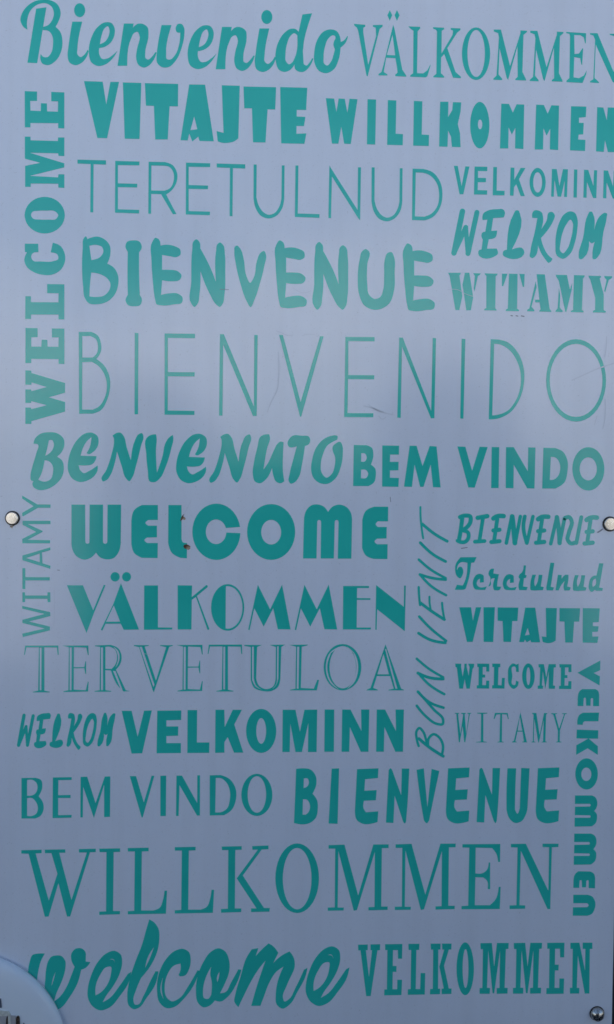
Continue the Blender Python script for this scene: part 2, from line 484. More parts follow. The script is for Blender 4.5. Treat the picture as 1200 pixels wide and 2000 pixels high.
("deco word VÄLKOMMEN of half-filled letters with round dots", """
@120,1110,5
55,165 212,165 312,410 415,162 433,165 322,430 247,632
583,145 760,598 610,600 580,540 432,542 402,608 385,602 508,350;x513,362 575,520 438,522;o526,83,45,46;o638,83,44,46
810,167 945,167 945,577 1085,578 1083,597 808,600
@340,1130,5
37,65 178,67 175,180 318,62 332,70 328,85 225,170 348,495 330,503 215,180 175,208 172,497 37,497
o525,282,162,228;xo525,282,145,208;s508,72! 440,110 385,190 370,280 385,380 440,465 505,495!
820,60 940,300 1057,58 1140,497 1015,495 970,290 877,470 785,290 740,503 725,500
^5 91,0
@560,1130,5
553,72 805,72 805,93 690,93 688,190 820,192 818,208 688,208 685,478 825,478 822,497 550,497
875,62 1145,275 1148,68 1165,68 1155,515 885,300 880,500 867,500
"""),
("inline outlined serif word TERVETULOA", """
@40,1245,5
48,80 372,78 375,170 365,170 358,100 235,97 236,520 290,530 285,537 120,537 125,530 175,520 182,97 60,98 45,170 37,170;x190,100 208,100 206,515 190,515
410,80 665,78 668,172 660,172 645,100 525,95 523,290 625,290 637,230 643,235 643,360 635,350 625,300 523,302 522,510 640,515 660,430 668,435 662,528 420,533 422,526 470,515 475,95;x482,98 503,98 500,515 482,515
s730,78! 880,72! 960,110 990,190 980,250 935,315! 1030,515! 1070,525! 1010,528! 960,480 885,322! 830,320! 832,515! 890,523! 885,530! 725,530! 727,523! 775,515! 780,92! 730,86!;x788,98 808,98 808,515 788,515;xs832,92! 870,90 925,120 945,190 930,260 890,308! 832,306!;xs905,88! 955,130 970,190 955,255 930,295! 955,190 940,130!;x905,325 930,330 1000,515 985,515
@270,1245,5
-40,75 105,75 105,82 65,90 175,420 275,95 215,82 215,75 340,75 340,82 305,92 155,535 145,520 10,95 -40,83;x15,92 38,92 160,460 150,485
^1 222.8,-1.2
^0 358.6,-1.8
@480,1245,3.75
s-10,55! 120,55! 85,70! 78,300! 100,355 150,378 200,360 220,300! 222,70! 175,55! 290,52! 262,70! 255,300! 235,365 190,392 130,393 65,370 38,310! 38,70! -10,62!;xs48,68! 60,68! 60,300! 80,355 120,382! 75,360 48,310!;xs232,65! 242,65! 240,300! 220,355 190,382! 225,340 230,300!
320,55 455,52 455,58 412,68 405,370 500,375 525,310 538,312 522,388 325,388 325,383 365,375 370,68;x378,68 393,68 388,375 375,375
o710,218,138,170;xo712,218,97,155;xs690,65! 620,110 588,215 620,330 690,385! 625,320 598,215 625,115!;xs740,65! 800,120 825,215 795,330 740,380! 785,320 812,215 790,115!
1025,50 1140,375 1160,383 1158,388 1045,388 1050,382 1085,375 1058,283 962,283 935,370 970,383 968,388 885,388 890,382 915,370;x1010,120 1050,270 966,270;x1022,85 1030,85 1112,375 1098,375
"""),
("thin handwritten words BUN VENIT reading upward", """
@800,980,12
(49 258,125 262,350 285,600 322,855;(72 300,520 600,760 885,925
(69 255,960 550,1230 850,1400
@800,1120,12
(62 220,-325 500,-90 850,110;(67 245,25 500,100 850,145;(62 260,40 500,290 860,510
(56 218,320 225,500 250,740;(72 260,690 500,870 820,1080;(50 470,545 475,700 500,850;(54 765,690 780,850 820,1070
(63 230,1010 500,1290 860,1580;(69 215,1400 500,1560 840,1625
@800,1270,9.09
(45 130,150 340,325 600,480;(54 150,405 350,485 600,510;(47 170,420 350,610 620,780
(47 130,985 300,1180 500,1310 590,1310 600,1240 440,1060 160,740;(49 150,735 350,920 605,1020
(45 165,1700 130,1570 130,1430 175,1380 240,1440 290,1570 310,1680;(47 330,1680 345,1560 430,1490 520,1540 590,1660 580,1850;(56 170,1570 350,1720 600,1880
"""),
("small slanted marker word BIENVENUE beside the bolt", """
@880,990,7.5
(62 140,150 210,128 290,140 290,230 240,300 190,335;(58 180,345 260,380 265,450 220,510 150,515 105,495;(62 175,150 150,350 125,490
(67 400,160 540,135;(56 480,150 425,500;(58 360,510 500,500
(69 630,170 680,140 780,135;(58 690,160 640,500;(63 630,345 720,335;(63 600,515 720,502
(54 900,140 820,530;(72 905,140 930,350 945,530;(52 1025,140 950,530
@1020,990,7.5
(56 40,140 20,270 70,530;(52 160,140 75,520
^2 87.3,1.4
(54 510,150 420,540;(65 510,150 540,350 550,530;(54 550,530 618,190
(60 625,165 690,150 725,200 685,380 668,480 710,533 785,520;(56 868,150 795,530
^2 182,2.9
"""),
("small script word Teretulnud", """
@880,1080,7.5
s385,60! 350,140! 305,145! 245,460 215,530 160,540! 65,540! 95,465! 130,470 180,475! 200,440 250,145! 150,140 110,180 100,250 120,210 155,200 188,250 180,320 140,372 95,340 70,260 80,160 150,62!
s490,430! 430,435! 435,375! 400,400 388,460 410,490 535,490! 510,540! 420,540 360,530 330,470 340,380 380,320 430,305 485,330 490,380
s595,235 640,230! 630,300! 712,312! 690,420 685,490! 745,495! 720,540 640,545! 630,520 650,370! 600,380 585,480 555,492! 580,350 560,320 570,260
^1 58.6,0.6
s1075,180! 1108,182! 1095,320! 1120,330! 1105,365! 1078,370! 1065,490! 1135,500! 1115,545! 1010,545! 1000,510 1020,380! 1000,360 1010,320 1050,280
@1030,1080,7.5
s75,318! 130,318! 105,450 115,490! 140,450 168,320! 225,320! 200,490! 245,500! 230,545! 150,548! 100,550 50,540 45,490
340,142 398,145 345,495 395,505 375,550 285,548 280,510
s450,320! 505,322! 505,380! 560,320 605,320! 605,370 585,490! 640,505! 620,550! 545,550! 535,520 550,410! 500,470 460,550! 415,548!
^5 83.3,0.8
s1055,150! 1117,152! 1055,505! 1110,515! 1100,555! 1010,555! 990,540! 940,570 905,530 905,450 930,370 975,335 1015,330!;xs1005,375! 975,390 955,450 960,495! 990,480
"""),
("small heavy cartoon block word VITAJTE below Teretulnud", """
@885,1175,7.5
92,82 265,82 293,280 335,82 415,82 290,590 205,590
448,82 615,82 590,592 450,590
655,85 958,88 945,285 870,285 850,592 740,590 728,285 655,280
@1025,1175,7.5
10,88 155,88 228,597 95,597 85,565 30,598 5,555 -10,592 -80,592;x45,385 72,485 5,495
s310,92! 472,95! 455,570! 400,600 330,608 265,590! 250,510! 318,518!
^2 120.7,1.2
852,95 1102,98 1085,300 1000,305 1000,358 1085,362 1072,440 992,445 992,512 1082,510 1065,605 850,600
"""),
("small condensed slab serif word WELCOME", """
@880,1280,7.5
70,120 160,122 158,170 180,310 205,170 205,122 240,122 240,170 270,300 280,170 260,122 350,122 345,170 325,200 285,488 235,488 210,345 185,488 130,488 95,180 75,170
392,120 570,122 570,237 525,237 525,170 475,170 475,280 510,282 510,325 470,325 468,435 520,435 525,370 570,370 568,487 385,485 388,440 412,435 415,172 395,170
612,120 733,122 730,172 705,175 698,435 750,438 755,330 798,330 792,487 610,485 612,438 635,435 640,172 615,170
s1000,120! 1003,245! 960,240! 945,165 915,165 908,300 915,430 940,435 960,368! 1000,385! 985,450 925,492 870,450 843,300 865,160 915,118 965,135!
@980,1280,7.5
o393,305,92,188;xo392,305,28,130
540,128 620,128 655,320 690,128 795,128 795,175 765,180 755,440 785,445 780,490 690,490 690,230 640,490 605,230 590,440 610,447 605,490 530,490 530,445 555,440 565,180 542,175
^1 160.6,1
"""),
("small light serif word WITAMY", """
@880,1380,5
42,62 85,62 85,70 75,72 98,270 125,75 105,70 105,62 150,62 150,70 140,75 155,270 180,72 165,68 165,62 203,62 203,68 190,72 145,350 135,345 120,190 92,350 82,345 58,72 42,68
262,60 360,60 360,68 322,72 322,340 355,345 355,350 252,350 252,345 298,340 300,72 262,68
435,62 560,62 570,122 562,122 550,78 505,75 503,340 520,345 520,350 460,350 460,345 480,340 487,75 450,78 430,122 422,122
685,55 745,340 752,350 700,350 705,342 718,340 705,245 655,245 635,340 648,345 645,350 600,350 605,342 620,335;x678,100 702,235 657,235
798,62 840,62 872,280 915,62 948,65 945,72 935,78 928,340 942,345 940,350 890,350 892,345 905,340 912,130 865,350 858,350 820,120 815,340 830,345 828,350 790,350 792,345 805,340 812,78 798,70
985,65 1045,65 1040,72 1025,75 1062,215 1110,75 1090,70 1092,65 1138,65 1135,72 1120,75 1070,235 1068,340 1085,345 1082,350 1030,350 1032,345 1048,340 1050,235 1005,78 985,72
"""),
("heavy rounded word VELKOMMEN reading downward along the edge", """
@1100,1280,12
338,408 875,118 872,345 720,415 865,490 855,705
s340,1185! 345,1000! 380,850 450,790! 760,790! 820,830 848,930! 845,1190! 705,1190! 705,1020! 675,1000 650,1020! 645,1180! 540,1180! 535,1010! 510,990 485,1010! 475,1188!
s845,1340! 830,1545! 510,1545! 475,1570 465,1628! 335,1625! 335,1520 380,1400 470,1342!
@1100,1420,10
270,50 690,62 685,228 262,222;500,222 680,375 680,545 480,415 255,545 260,355
o460,915,220,305;xo455,922,98,130
s235,1335! 560,1335! 630,1370 670,1470 655,1570 610,1640! 655,1690 665,1770 640,1870 560,1940! 225,1945! 228,1770! 525,1770! 540,1750 525,1725! 230,1720! 235,1555! 525,1550! 540,1525 525,1500! 232,1500!
^5 -1.6,74.5
@1100,1600,10
s200,1340! 205,1180! 230,1080 300,1015! 530,1020! 600,1060 628,1150! 625,1350! 500,1345! 500,1200! 475,1190 455,1210! 450,1330! 370,1330! 365,1200! 345,1190 325,1200! 315,1340!
s200,1475! 480,1475! 570,1510 630,1620 615,1760 560,1850 470,1885! 190,1885! 195,1720! 470,1718! 500,1680 470,1640! 200,1640!
"""),
("small slanted marker word WELKOM beside the bold VELKOMINN", "=8"),
("heavy condensed sans word VELKOMINN beside the small WELKOM", """
@230,1375,4
32,53 110,53 157,255 207,52 268,50 193,385 110,387
310,52 498,50 497,125 382,128 382,175 475,175 473,248 382,250 382,305 495,305 495,383 305,385
547,47 622,47 620,300 718,300 716,382 545,383
765,45 835,45 837,180 900,45 972,45 912,160 983,380 910,380 860,258 835,298 835,380 762,382
@500,1375,4
o42,210,118,172;xo42,210,38,100
210,45 310,45 345,215 380,45 480,43 475,375 407,375 410,150 360,375 310,375 270,155 265,375 207,375
538,43 613,43 610,373 535,373
675,43 740,43 825,210 822,43 887,43 880,373 820,373 735,180 730,373 670,373
^7 67.5,0
"""),
("light contrast sans words BEM VINDO beside the heavy BIENVENUE", """
@30,1500,4.615
s57,90! 180,88! 235,110 245,170 212,255! 250,310 255,380 230,430 180,455! 57,455!;xs108,108! 160,108 195,140 200,190 175,235 150,247 108,250!;xs108,272! 150,270 190,310 205,360 190,410 150,432 108,432!
340,85 510,82 510,107 390,110 388,245 500,242 500,270 388,270 388,425 510,422 508,447 337,452
590,80 650,78 725,315 808,77 858,75 855,440 802,442 802,150 710,450 613,170 610,445 588,445
1033,73 1090,73 1160,310 1230,70 1255,70 1150,445 1140,445
@280,1500,4.615
155,70 208,68 205,432 155,433
300,68 350,68 487,315 488,65 513,65 512,428 485,428 328,155 320,432 296,432
s600,65! 700,63! 780,100 835,190 835,290 800,375 730,425! 600,428!;xs655,90! 700,92 750,130 780,200 780,290 755,365 710,395 650,400!
o1025,242,140,190;xo1025,238,83,165
"""),
("heavy cut-paper word BIENVENUE above the large WILLKOMMEN", """
@560,1490,4.2857
s80,50! 140,45 200,55 245,110 250,175 218,258! 255,310 262,380 245,460 190,505 130,515 62,503! 72,280;xs145,130! 175,130 187,165 175,195 143,212!;xs138,305! 170,308 195,350 185,410 160,432 135,433!
378,48 440,45 428,510 352,507
s590,52! 770,45! 765,127! 658,137! 652,233! 755,227! 748,313! 648,317! 645,380 665,413! 768,405! 762,495! 720,507 640,510 590,480 572,400! 580,250
s855,60! 870,45 885,60! 960,270! 965,47! 1028,47! 1008,400 1000,490! 990,507 975,490! 905,275! 895,503! 832,500! 845,250
@820,1490,4.2857
s-26,58! 35,45! 65,370! 100,50! 165,68! 120,280 80,480! 60,505 35,480! 5,300
^2 177.8,-1.5
^3 177.2,-1
s735,45! 808,45! 800,250 798,390! 818,425 838,380! 850,42! 920,45! 905,330! 890,430 850,490 800,503 755,470 727,390! 728,200
^2 353.3,-1.8
"""),
("very large light slab serif word WILLKOMMEN", """
@30,1640,4
48,82 207,78 207,105 160,107 263,475 330,265 283,105 232,105 232,78 392,75 392,102 345,102 440,470 560,100 498,100 498,73 630,70 630,97 585,98 430,600 405,600 338,340 262,600 232,602 105,110 48,108
657,70 820,67 820,95 770,97 765,557 820,557 818,583 657,587 657,562 710,560 713,97 660,97
s880,65! 1043,62! 1043,90! 990,92! 985,553! 1080,553! 1130,530 1155,470 1167,398! 1187,398! 1178,578! 880,583! 880,558! 930,555! 935,92! 880,92!
^2 91.8,-1.7
@320,1640,3.75
425,50 572,47 572,73 525,75 522,503 570,503 568,530 420,535 420,508 470,505 473,76 427,76;648,47 768,42 768,70 718,72 580,262 735,500 778,500 775,527 640,530 640,503 680,503 535,283 690,73 650,73
o978,282,160,255;xo978,285,105,225
@600,1640,4
168,42 293,38 400,435 518,37 638,36 637,65 585,66 580,522 630,522 630,548 480,552 480,527 527,525 530,95 390,550 365,555 245,90 240,530 288,530 286,553 162,555 162,530 217,528 220,70 168,70
^6 131,-1.5
@840,1640,4.615
s293,40! 635,38! 632,200! 615,200! 600,130 560,75! 413,72! 410,303! 470,303 515,270 530,205! 543,205! 543,445! 520,445! 515,370 480,340! 410,338! 405,590! 540,590! 590,540 620,425! 638,425! 630,625! 285,627! 285,598! 345,595! 355,72! 293,70!
730,38 865,36 1068,460 1075,68 1015,66 1015,36 1160,36 1157,66 1100,68 1085,625 1060,625 820,100 808,590 860,592 858,622 718,625 718,592 780,590 790,70 730,68
"""),
("large brush script word welcome partly under the round badge", """
@40,1790,5
s75,560 90,450 120,375 170,362 240,362! 200,440 175,540 165,650 200,760 180,850 100,760;s275,430 300,395 350,380 400,385 438,430 440,510 410,620 350,760 330,830! 390,780 450,690 500,570 530,490! 500,430 500,360 540,315 600,312 638,350 640,400 640,440! 685,445! 640,500 595,520! 560,650 480,790 400,890 355,915! 300,800 245,720 245,600 255,500;xs345,540! 325,620 305,680! 320,600
s660,700 690,580 760,440 840,360 920,335 980,370 995,450 970,560 900,690 835,780 805,838! 880,790 960,690 1050,560! 1085,540! 1060,640 970,780 870,890 780,917 700,870 660,790;xs735,770! 735,690 780,570 840,495 885,490 885,560 840,680 780,745;xs870,420! 910,425 930,460! 905,415
@240,1790,5
s260,28! 310,60 350,120 358,220 335,350 280,470 180,600! 130,720 105,820 120,860 150,860 200,780 270,630 320,535! 350,535! 320,660 230,800 160,890 110,905 60,870 45,780 60,650 120,450 190,270 235,110;xs305,300! 260,420 220,500! 245,400
s560,585! 545,570! 565,520 565,460! 500,480 440,560 410,680 430,790 480,828 550,800 640,680 730,525! 750,530! 700,660 600,800 500,885 430,895 360,840 335,720 350,570 420,420 510,335 590,315 645,345 665,430 650,510 610,575;xs395,590! 380,700 400,810! 370,730
s715,720 730,590 790,440 860,345 940,310 1000,340 1040,430 1040,540 1000,650 950,750! 1000,740 1060,640 1130,515! 1160,520! 1110,660 1020,790 960,830 900,820! 850,870 790,887 740,850;xs865,490! 810,600 785,720 800,800 830,805 865,760! 870,640 855,560;xs945,540! 920,600 925,640! 940,590
@450,1790,5
s210,320! 275,308! 250,385! 310,320 375,262! 420,290 470,355! 420,455! 490,390 580,340! 620,400 630,490 600,570! 550,680 515,790 530,830 570,810 640,690 720,520! 755,500! 740,570 660,730 580,860 510,900 455,860 445,760 465,630 520,490! 450,540 380,650 330,780 295,872! 205,872! 260,680 345,430! 280,510 200,640 130,780 80,885! 40,830 50,760 100,590 160,400
^1 426,-8.7
"""),
("condensed slab serif word VELKOMMEN beside the script welcome", """
@690,1830,5
48,75 143,73 143,128 125,130 155,390 185,130 170,128 170,72 265,70 262,128 238,130 172,577 128,577 72,132 50,130
312,70 482,68 478,212 438,212 437,128 390,128 388,283 425,283 423,340 388,340 385,510 430,510 432,418 478,418 473,567 303,570 305,512 330,512 335,128 313,128
540,67 648,66 645,125 618,127 612,508 655,508 660,352 705,352 700,562 533,565 535,510 562,508 567,127 542,126
757,65 855,64 853,122 832,123 830,505 850,505 848,558 750,560 752,508 778,506 782,123 760,123;868,64 962,64 960,122 935,123 888,280 935,503 962,503 960,556 865,558 865,505 885,503 842,290 890,123 870,122
o1095,310,85,258;xo1098,308,28,190
@920,1830,5
93,60 205,58 228,290 255,58 370,58 367,115 342,118 330,497 360,497 358,552 252,555 252,500 280,497 285,130 228,550 212,550 170,130 158,497 187,498 185,555 85,555 85,500 112,497 118,120 95,118
^5 65.2,-0.3
^1 316.6,-2.6
972,57 1060,55 1115,330 1118,117 1092,115 1092,55 1187,55 1187,115 1162,117 1157,552 1112,552 1045,180 1035,497 1060,498 1058,552 967,553 967,497 990,495 995,117 972,115
"""),
]
# ---------------------------------------------------------------- setting
def mound_height(x, y):
    """height of the mound added behind the viewer for its dark reflection"""
    h = 0.0
    for bx, by, bh, wx, wy in MOUND_BUMPS:
        t = 1.0 - ((abs(x - bx) / wx) ** 3 + (abs(y - by) / wy) ** 3)
        if t > 0:
            h = max(h, bh * min(1.0, t * 1.6) ** 0.5)
    if h > 0:
        h += 0.05 * noise.noise(Vector((x * 2.0, y * 2.0, 2.0))) * min(1, h)
    return h

MOUND_BUMPS = [(-0.50, -2.7, 1.70, 0.32, 0.5), (0.83, -2.7, 1.84, 0.36, 0.5), (0.25, -2.75, 1.42, 0.90, 0.5), (1.05, -2.72, 1.38, 0.38, 0.5)]  # unseen bumps, shaped to give dark reflected silhouettes and shade the lower panel
def sheet(name, xs, ys, zf, m, smooth=False):
    bm = bmesh.new()
    gv = [[bm.verts.new((x, y, zf(x, y))) for x in xs] for y in ys]
    for j in range(len(ys) - 1):
        for i in range(len(xs) - 1):
            bm.faces.new((gv[j][i], gv[j + 1][i], gv[j + 1][i + 1], gv[j][i + 1]))
    o = mesh(name, bm, m, smooth=smooth)
    o['kind'] = 'structure'
    return o
far = [-1500, -400, -100, -30, -10, 0, 10, 30, 100, 400, 1500]
sheet('ground', far, far[::-1], lambda x, y: 0.0, vary(mat('pale sandy ground', (0.3, 0.3, 0.3), 0.95), 0.6, (0.66, 0.65, 0.62), (0.78, 0.77, 0.74), 8))
M_SHADE_SHEET = vary(mat('dark shade sheet', (0.05, 0.05, 0.052), 0.9), 3.0, (0.055, 0.056, 0.06), (0.09, 0.09, 0.095), 8)
sheet('shade_sheet', [-14, -4, 0, 4, 14], [0.03, -1.5, -3, -5.2], lambda x, y: 0.004, M_SHADE_SHEET)  # unseen dark sheet, added to cut bounce light on the lower panel
M_MOUND = vary(mat('dark mound', (0.05, 0.05, 0.05), 0.95), 4.0, (0.08, 0.08, 0.085), (0.14, 0.14, 0.145), 8)
sheet('reflection_mound', [-5, -4, -3, -2.4] + [-1.9 + 0.07 * i for i in range(56)] + [2.4, 3, 4, 5], [-2.0 - 0.06 * i for i in range(24)], lambda x, y: mound_height(x, y) + 0.002, M_MOUND, True)

# unseen white bank behind the viewer, added to put glare in the glossy sheet
def build_glare_bank():
    rnd = random.Random(11)
    bm = bmesh.new()
    for k in range(150):
        x = -620 + 1240 * k / 149 + rnd.uniform(-12, 12)
        top = 108 + 34 * math.exp(-((x - 90) / 130) ** 2) + 22 * math.exp(-((x + 330) / 90) ** 2) + 16 * math.sin(x * 0.031)
        r = rnd.uniform(20, 38)
        z = rnd.uniform(0.15, 1.0) ** 0.6 * (top - r)
        y = -640 + rnd.uniform(-45, 45)
        g = bmesh.ops.create_icosphere(bm, subdivisions=3, radius=r)['verts']
        for v in g:
            d = v.co.normalized()
            q = v.co * 0.045 + Vector((k * 3.1, k * 1.7, 0))
            v.co = v.co * (1 + 0.28 * noise.noise(q) + 0.14 * noise.noise(q * 2.7)) + Vector((x, y, z + 18))
    o = mesh('glare_bank', bm, mat('glare white', (0.92, 0.92, 0.92), 1.0), smooth=True)
    o['kind'] = 'structure'
build_glare_bank()

P = lambda x, y: on_panel(x, y)
tl, tr, bl, br = P(-9, -70), P(1224, -70), P(1196, 2034), P(1195.5, 2016)
px0, px1, pz0, pz1 = tl.x, br.x, bl.y, tl.y
PT = 0.006                                        # panel thickness
STAND = 0.03                                      # gap to the wall behind
bm = bmesh.new()
box(bm, (px0 - 6, PT + STAND, 0.0), (px1 + 6, PT + STAND + 0.25, 4.2))
wl = mesh('wall', bm, vary(mat('dark painted wall', (0.012, 0.016, 0.025), 0.7), 6, (0.008, 0.011, 0.018), (0.02, 0.025, 0.035), 6, bump=0.3))
wl['kind'] = 'structure'

# ---------------------------------------------------------------- the sign
def panel_material():
    m = mat('white acrylic', (0.80, 0.80, 0.82), 0.15)
    n = m.node_tree
    b = n.nodes['Principled BSDF']
    b.inputs['IOR'].default_value = 1.6
    tc = n.nodes.new('ShaderNodeTexCoord')
    # faint grime clouds
    a = n.nodes.new('ShaderNodeTexNoise')
    a.inputs['Scale'].default_value = 4.0
    a.inputs['Detail'].default_value = 9
    a.inputs['Roughness'].default_value = 0.65
    n.links.new(tc.outputs['Object'], a.inputs['Vector'])
    cr = n.nodes.new('ShaderNodeValToRGB')
    cr.color_ramp.elements[0].position, cr.color_ramp.elements[1].position = 0.3, 0.7
    cr.color_ramp.elements[0].color = (0.735, 0.76, 0.83, 1)
    cr.color_ramp.elements[1].color = (0.78, 0.80, 0.865, 1)
    n.links.new(a.outputs['Fac'], cr.inputs[0])
    # fine dust specks
    v = n.nodes.new('ShaderNodeTexNoise')
    v.inputs['Scale'].default_value = 420
    v.inputs['Detail'].default_value = 2
    n.links.new(tc.outputs['Object'], v.inputs['Vector'])
    c2 = n.nodes.new('ShaderNodeValToRGB')
    c2.color_ramp.elements[0].position, c2.color_ramp.elements[1].position = 0.22, 0.34
    c2.color_ramp.elements[0].color = (0.8, 0.79, 0.77, 1)
    c2.color_ramp.elements[1].color = (1, 1, 1, 1)
    n.links.new(v.outputs['Fac'], c2.inputs[0])
    mx = n.nodes.new('ShaderNodeMix')
    mx.data_type = 'RGBA'
    mx.blend_type = 'MULTIPLY'
    mx.inputs['Factor'].default_value = 1
    n.links.new(cr.outputs[0], mx.inputs['A'])
    n.links.new(c2.outputs[0], mx.inputs['B'])
    st_m = n.nodes.new('ShaderNodeMapping')
    st_m.inputs['Scale'].default_value = (38, 1, 1.3)
    n.links.new(tc.outputs['Object'], st_m.inputs[0])
    st = n.nodes.new('ShaderNodeTexNoise')
    st.inputs['Scale'].default_value = 1.0
    st.inputs['Detail'].default_value = 6
    n.links.new(st_m.outputs[0], st.inputs['Vector'])
    c3 = n.nodes.new('ShaderNodeValToRGB')
    c3.color_ramp.elements[0].position, c3.color_ramp.elements[1].position = 0.30, 0.55
    c3.color_ramp.elements[0].color = (0.968, 0.966, 0.96, 1)
    c3.color_ramp.elements[1].color = (1, 1, 1, 1)
    n.links.new(st.outputs['Fac'], c3.inputs[0])
    mx2 = n.nodes.new('ShaderNodeMix')
    mx2.data_type = 'RGBA'
    mx2.blend_type = 'MULTIPLY'
    mx2.inputs['Factor'].default_value = 1
    n.links.new(mx.outputs['Result'], mx2.inputs['A'])
    n.links.new(c3.outputs[0], mx2.inputs['B'])
    n.links.new(mx2.outputs['Result'], b.inputs['Base Color'])
    # sheet is not perfectly flat: long gentle waves
    wv = n.nodes.new('ShaderNodeTexNoise')
    wv.inputs['Scale'].default_value = 3.5
    wv.inputs['Detail'].default_value = 1
    n.links.new(tc.outputs['Object'], wv.inputs['Vector'])
    bp = n.nodes.new('ShaderNodeBump')
    bp.inputs['Strength'].default_value = 1.0
    bp.inputs['Distance'].default_value = 0.004
    n.links.new(wv.outputs['Fac'], bp.inputs['Height'])
    n.links.new(bp.outputs[0], b.inputs['Normal'])
    mr = n.nodes.new('ShaderNodeMapRange')
    mr.inputs['To Min'].default_value, mr.inputs['To Max'].default_value = 0.13, 0.19
    n.links.new(a.outputs['Fac'], mr.inputs['Value'])
    n.links.new(mr.outputs[0], b.inputs['Roughness'])
    return m

M_PANEL = panel_material()
M_VINYL = vary(mat('turquoise vinyl', (0.06, 0.58, 0.46), 0.14), 5.0, (0.022, 0.52, 0.42), (0.034, 0.58, 0.465), 8)
M_VINYL.node_tree.nodes['Principled BSDF'].inputs['IOR'].default_value = 1.6
M_STEEL = vary(mat('stainless steel', (0.8, 0.78, 0.74), 0.3, 1.0), 160, (0.62, 0.56, 0.48), (0.80, 0.75, 0.67), 5, rough=(0.18, 0.34))
M_CHROME = vary(mat('tarnished steel', (0.55, 0.54, 0.53), 0.2, 1.0), 260, (0.40, 0.36, 0.31), (0.66, 0.64, 0.62), 5, rough=(0.12, 0.4))
M_RUBBER = vary(mat('dark washer', (0.02, 0.018, 0.016), 0.8), 90, (0.012, 0.011, 0.01), (0.06, 0.035, 0.02), 4)
M_RUST = vary(mat('rust bloom', (0.3, 0.18, 0.1), 0.8), 220, (0.22, 0.11, 0.05), (0.55, 0.42, 0.3), 5)
M_BUG = vary(mat('dried insect', (0.1, 0.06, 0.03), 0.8), 300, (0.03, 0.02, 0.012), (0.22, 0.10, 0.04), 4)
M_SCUFF = mat('grey scuff', (0.65, 0.67, 0.73), 0.25)
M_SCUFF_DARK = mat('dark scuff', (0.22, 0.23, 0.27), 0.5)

sign = link('welcome_sign', None, loc=((px0 + px1) / 2, PT, pz0))
sign['label'] = 'white glossy sign panel covered with turquoise welcome words in many languages'
sign['category'] = 'sign'
SI = Vector(sign.location)

bm = bmesh.new()
box(bm, (px0, 0, pz0), (px1, PT, pz1))
bmesh.ops.bevel(bm, geom=[e for e in bm.edges], offset=0.0012, segments=2, affect='EDGES')
bmesh.ops.translate(bm, verts=bm.verts, vec=-SI)
mesh('panel', bm, M_PANEL, sign)

FILM = 0.00025
parsed = []
for lab, txt in WORDS:
    if txt[0] == '=':                              # the same hand lettering, smaller
        src = parsed[int(txt[1:])]
        f = lambda p: Vector((33 + (p.x - 881) * 0.632, 1393.5 + (p.y - 406.5 - (p.x - 881) * 0.026) * 0.705 - (p.x - 881) * 0.005))
        parsed.append([[(add, [f(p) for p in poly]) for add, poly in gl] for gl in src])
    else:
        parsed.append(parse_word(txt))
for (lab, txt), glyphs in zip(WORDS, parsed):
    made = [cut_film(gl, FILM) for gl in glyphs]
    wc = sum((c for _, c in made), Vector((0, 0))) / len(made)
    wo = link('word', None, sign, Vector((wc.x, 0, wc.y)) - SI)
    wo['label'] = lab
    for b_, c in made:
        mesh('letter', b_, M_VINYL, wo, (c.x - wc.x, 0, c.y - wc.y))

# bolts
def bolt(x, y, kind):
    p = on_panel(x, y)
    u = (on_panel(x + 10, y) - p).length / 10
    e = link('bolt', None, sign, Vector((p.x, 0, p.y)) - SI)
    bm = bmesh.new()
    if kind == 'cap':
        lathe(bm, [(0.0, 0.0012), (14.6 * u, 0.0012), (14.2 * u, 0.002), (11.5 * u, 0.0024), (11 * u, 0.0005)])
        mesh('washer', bm, M_RUBBER, e, smooth=True)
        bm = bmesh.new()
        lathe(bm, [(6 * u, -0.0), (12.0 * u, 0.002), (12.2 * u, 0.004), (11.7 * u, 0.0052), (11.0 * u, 0.0056), (6 * u, 0.00575), (0, 0.0058)])
        mesh('head', bm, M_STEEL, e)
    else:
        lathe(bm, [(0.0, 0.0008), (14.4 * u, 0.0008), (14.0 * u, 0.0014), (11 * u, 0.0014)])
        mesh('washer', bm, M_RUBBER, e, smooth=True)
        bm = bmesh.new()
        lathe(bm, [(12.6 * u, 0.001), (13.2 * u, 0.003)] + [(13.2 * u * math.cos(a * math.pi / 20), 0.003 + 10.5 * u * math.sin(a * math.pi / 20)) for a in range(1, 10)] + [(0, 0.003 + 10.5 * u)])
        mesh('head', bm, M_CHROME, e, smooth=True)
    bm = bmesh.new()
    lathe(bm, [(0, -0.0005), (5 * u, -0.0005), (5 * u, -(PT + STAND)), (0, -(PT + STAND))], 16)
    mesh('shank', bm, M_STEEL, e)
bolt(25, 1012, 'cap')
bolt(1191.3, 1023.3, 'cap')
bolt(1166, 1979, 'dome')

# round badge overlapping the lower corner
BY = -0.012
pc = off_panel(-74.5, 2061.6, BY)
ru = (off_panel(-74.5 + 204.7, 2061.6, BY) - pc).length
badge = link('round_badge', None, loc=(pc.x, -0.004, pc.y))
badge['label'] = 'pale round badge with bluish rolled rim overlapping the lower corner of the sign'
badge['category'] = 'badge'
bm = bmesh.new()
PROF = [(0, -0.0035), (0.97, -0.0035), (0.995, -0.0015), (1, 0.004), (0.992, 0.008), (0.975, 0.0115), (0.945, 0.0145), (0.89, 0.017), (0.72, 0.0185), (0.4, 0.0195), (0, 0.020)]
lathe(bm, [(r * ru, h) for r, h in PROF], 96)
mesh('disc', bm, vary(mat('pale enamel', (0.74, 0.78, 0.82), 0.25), 7, (0.72, 0.77, 0.82), (0.79, 0.83, 0.87), 6), badge, smooth=True)
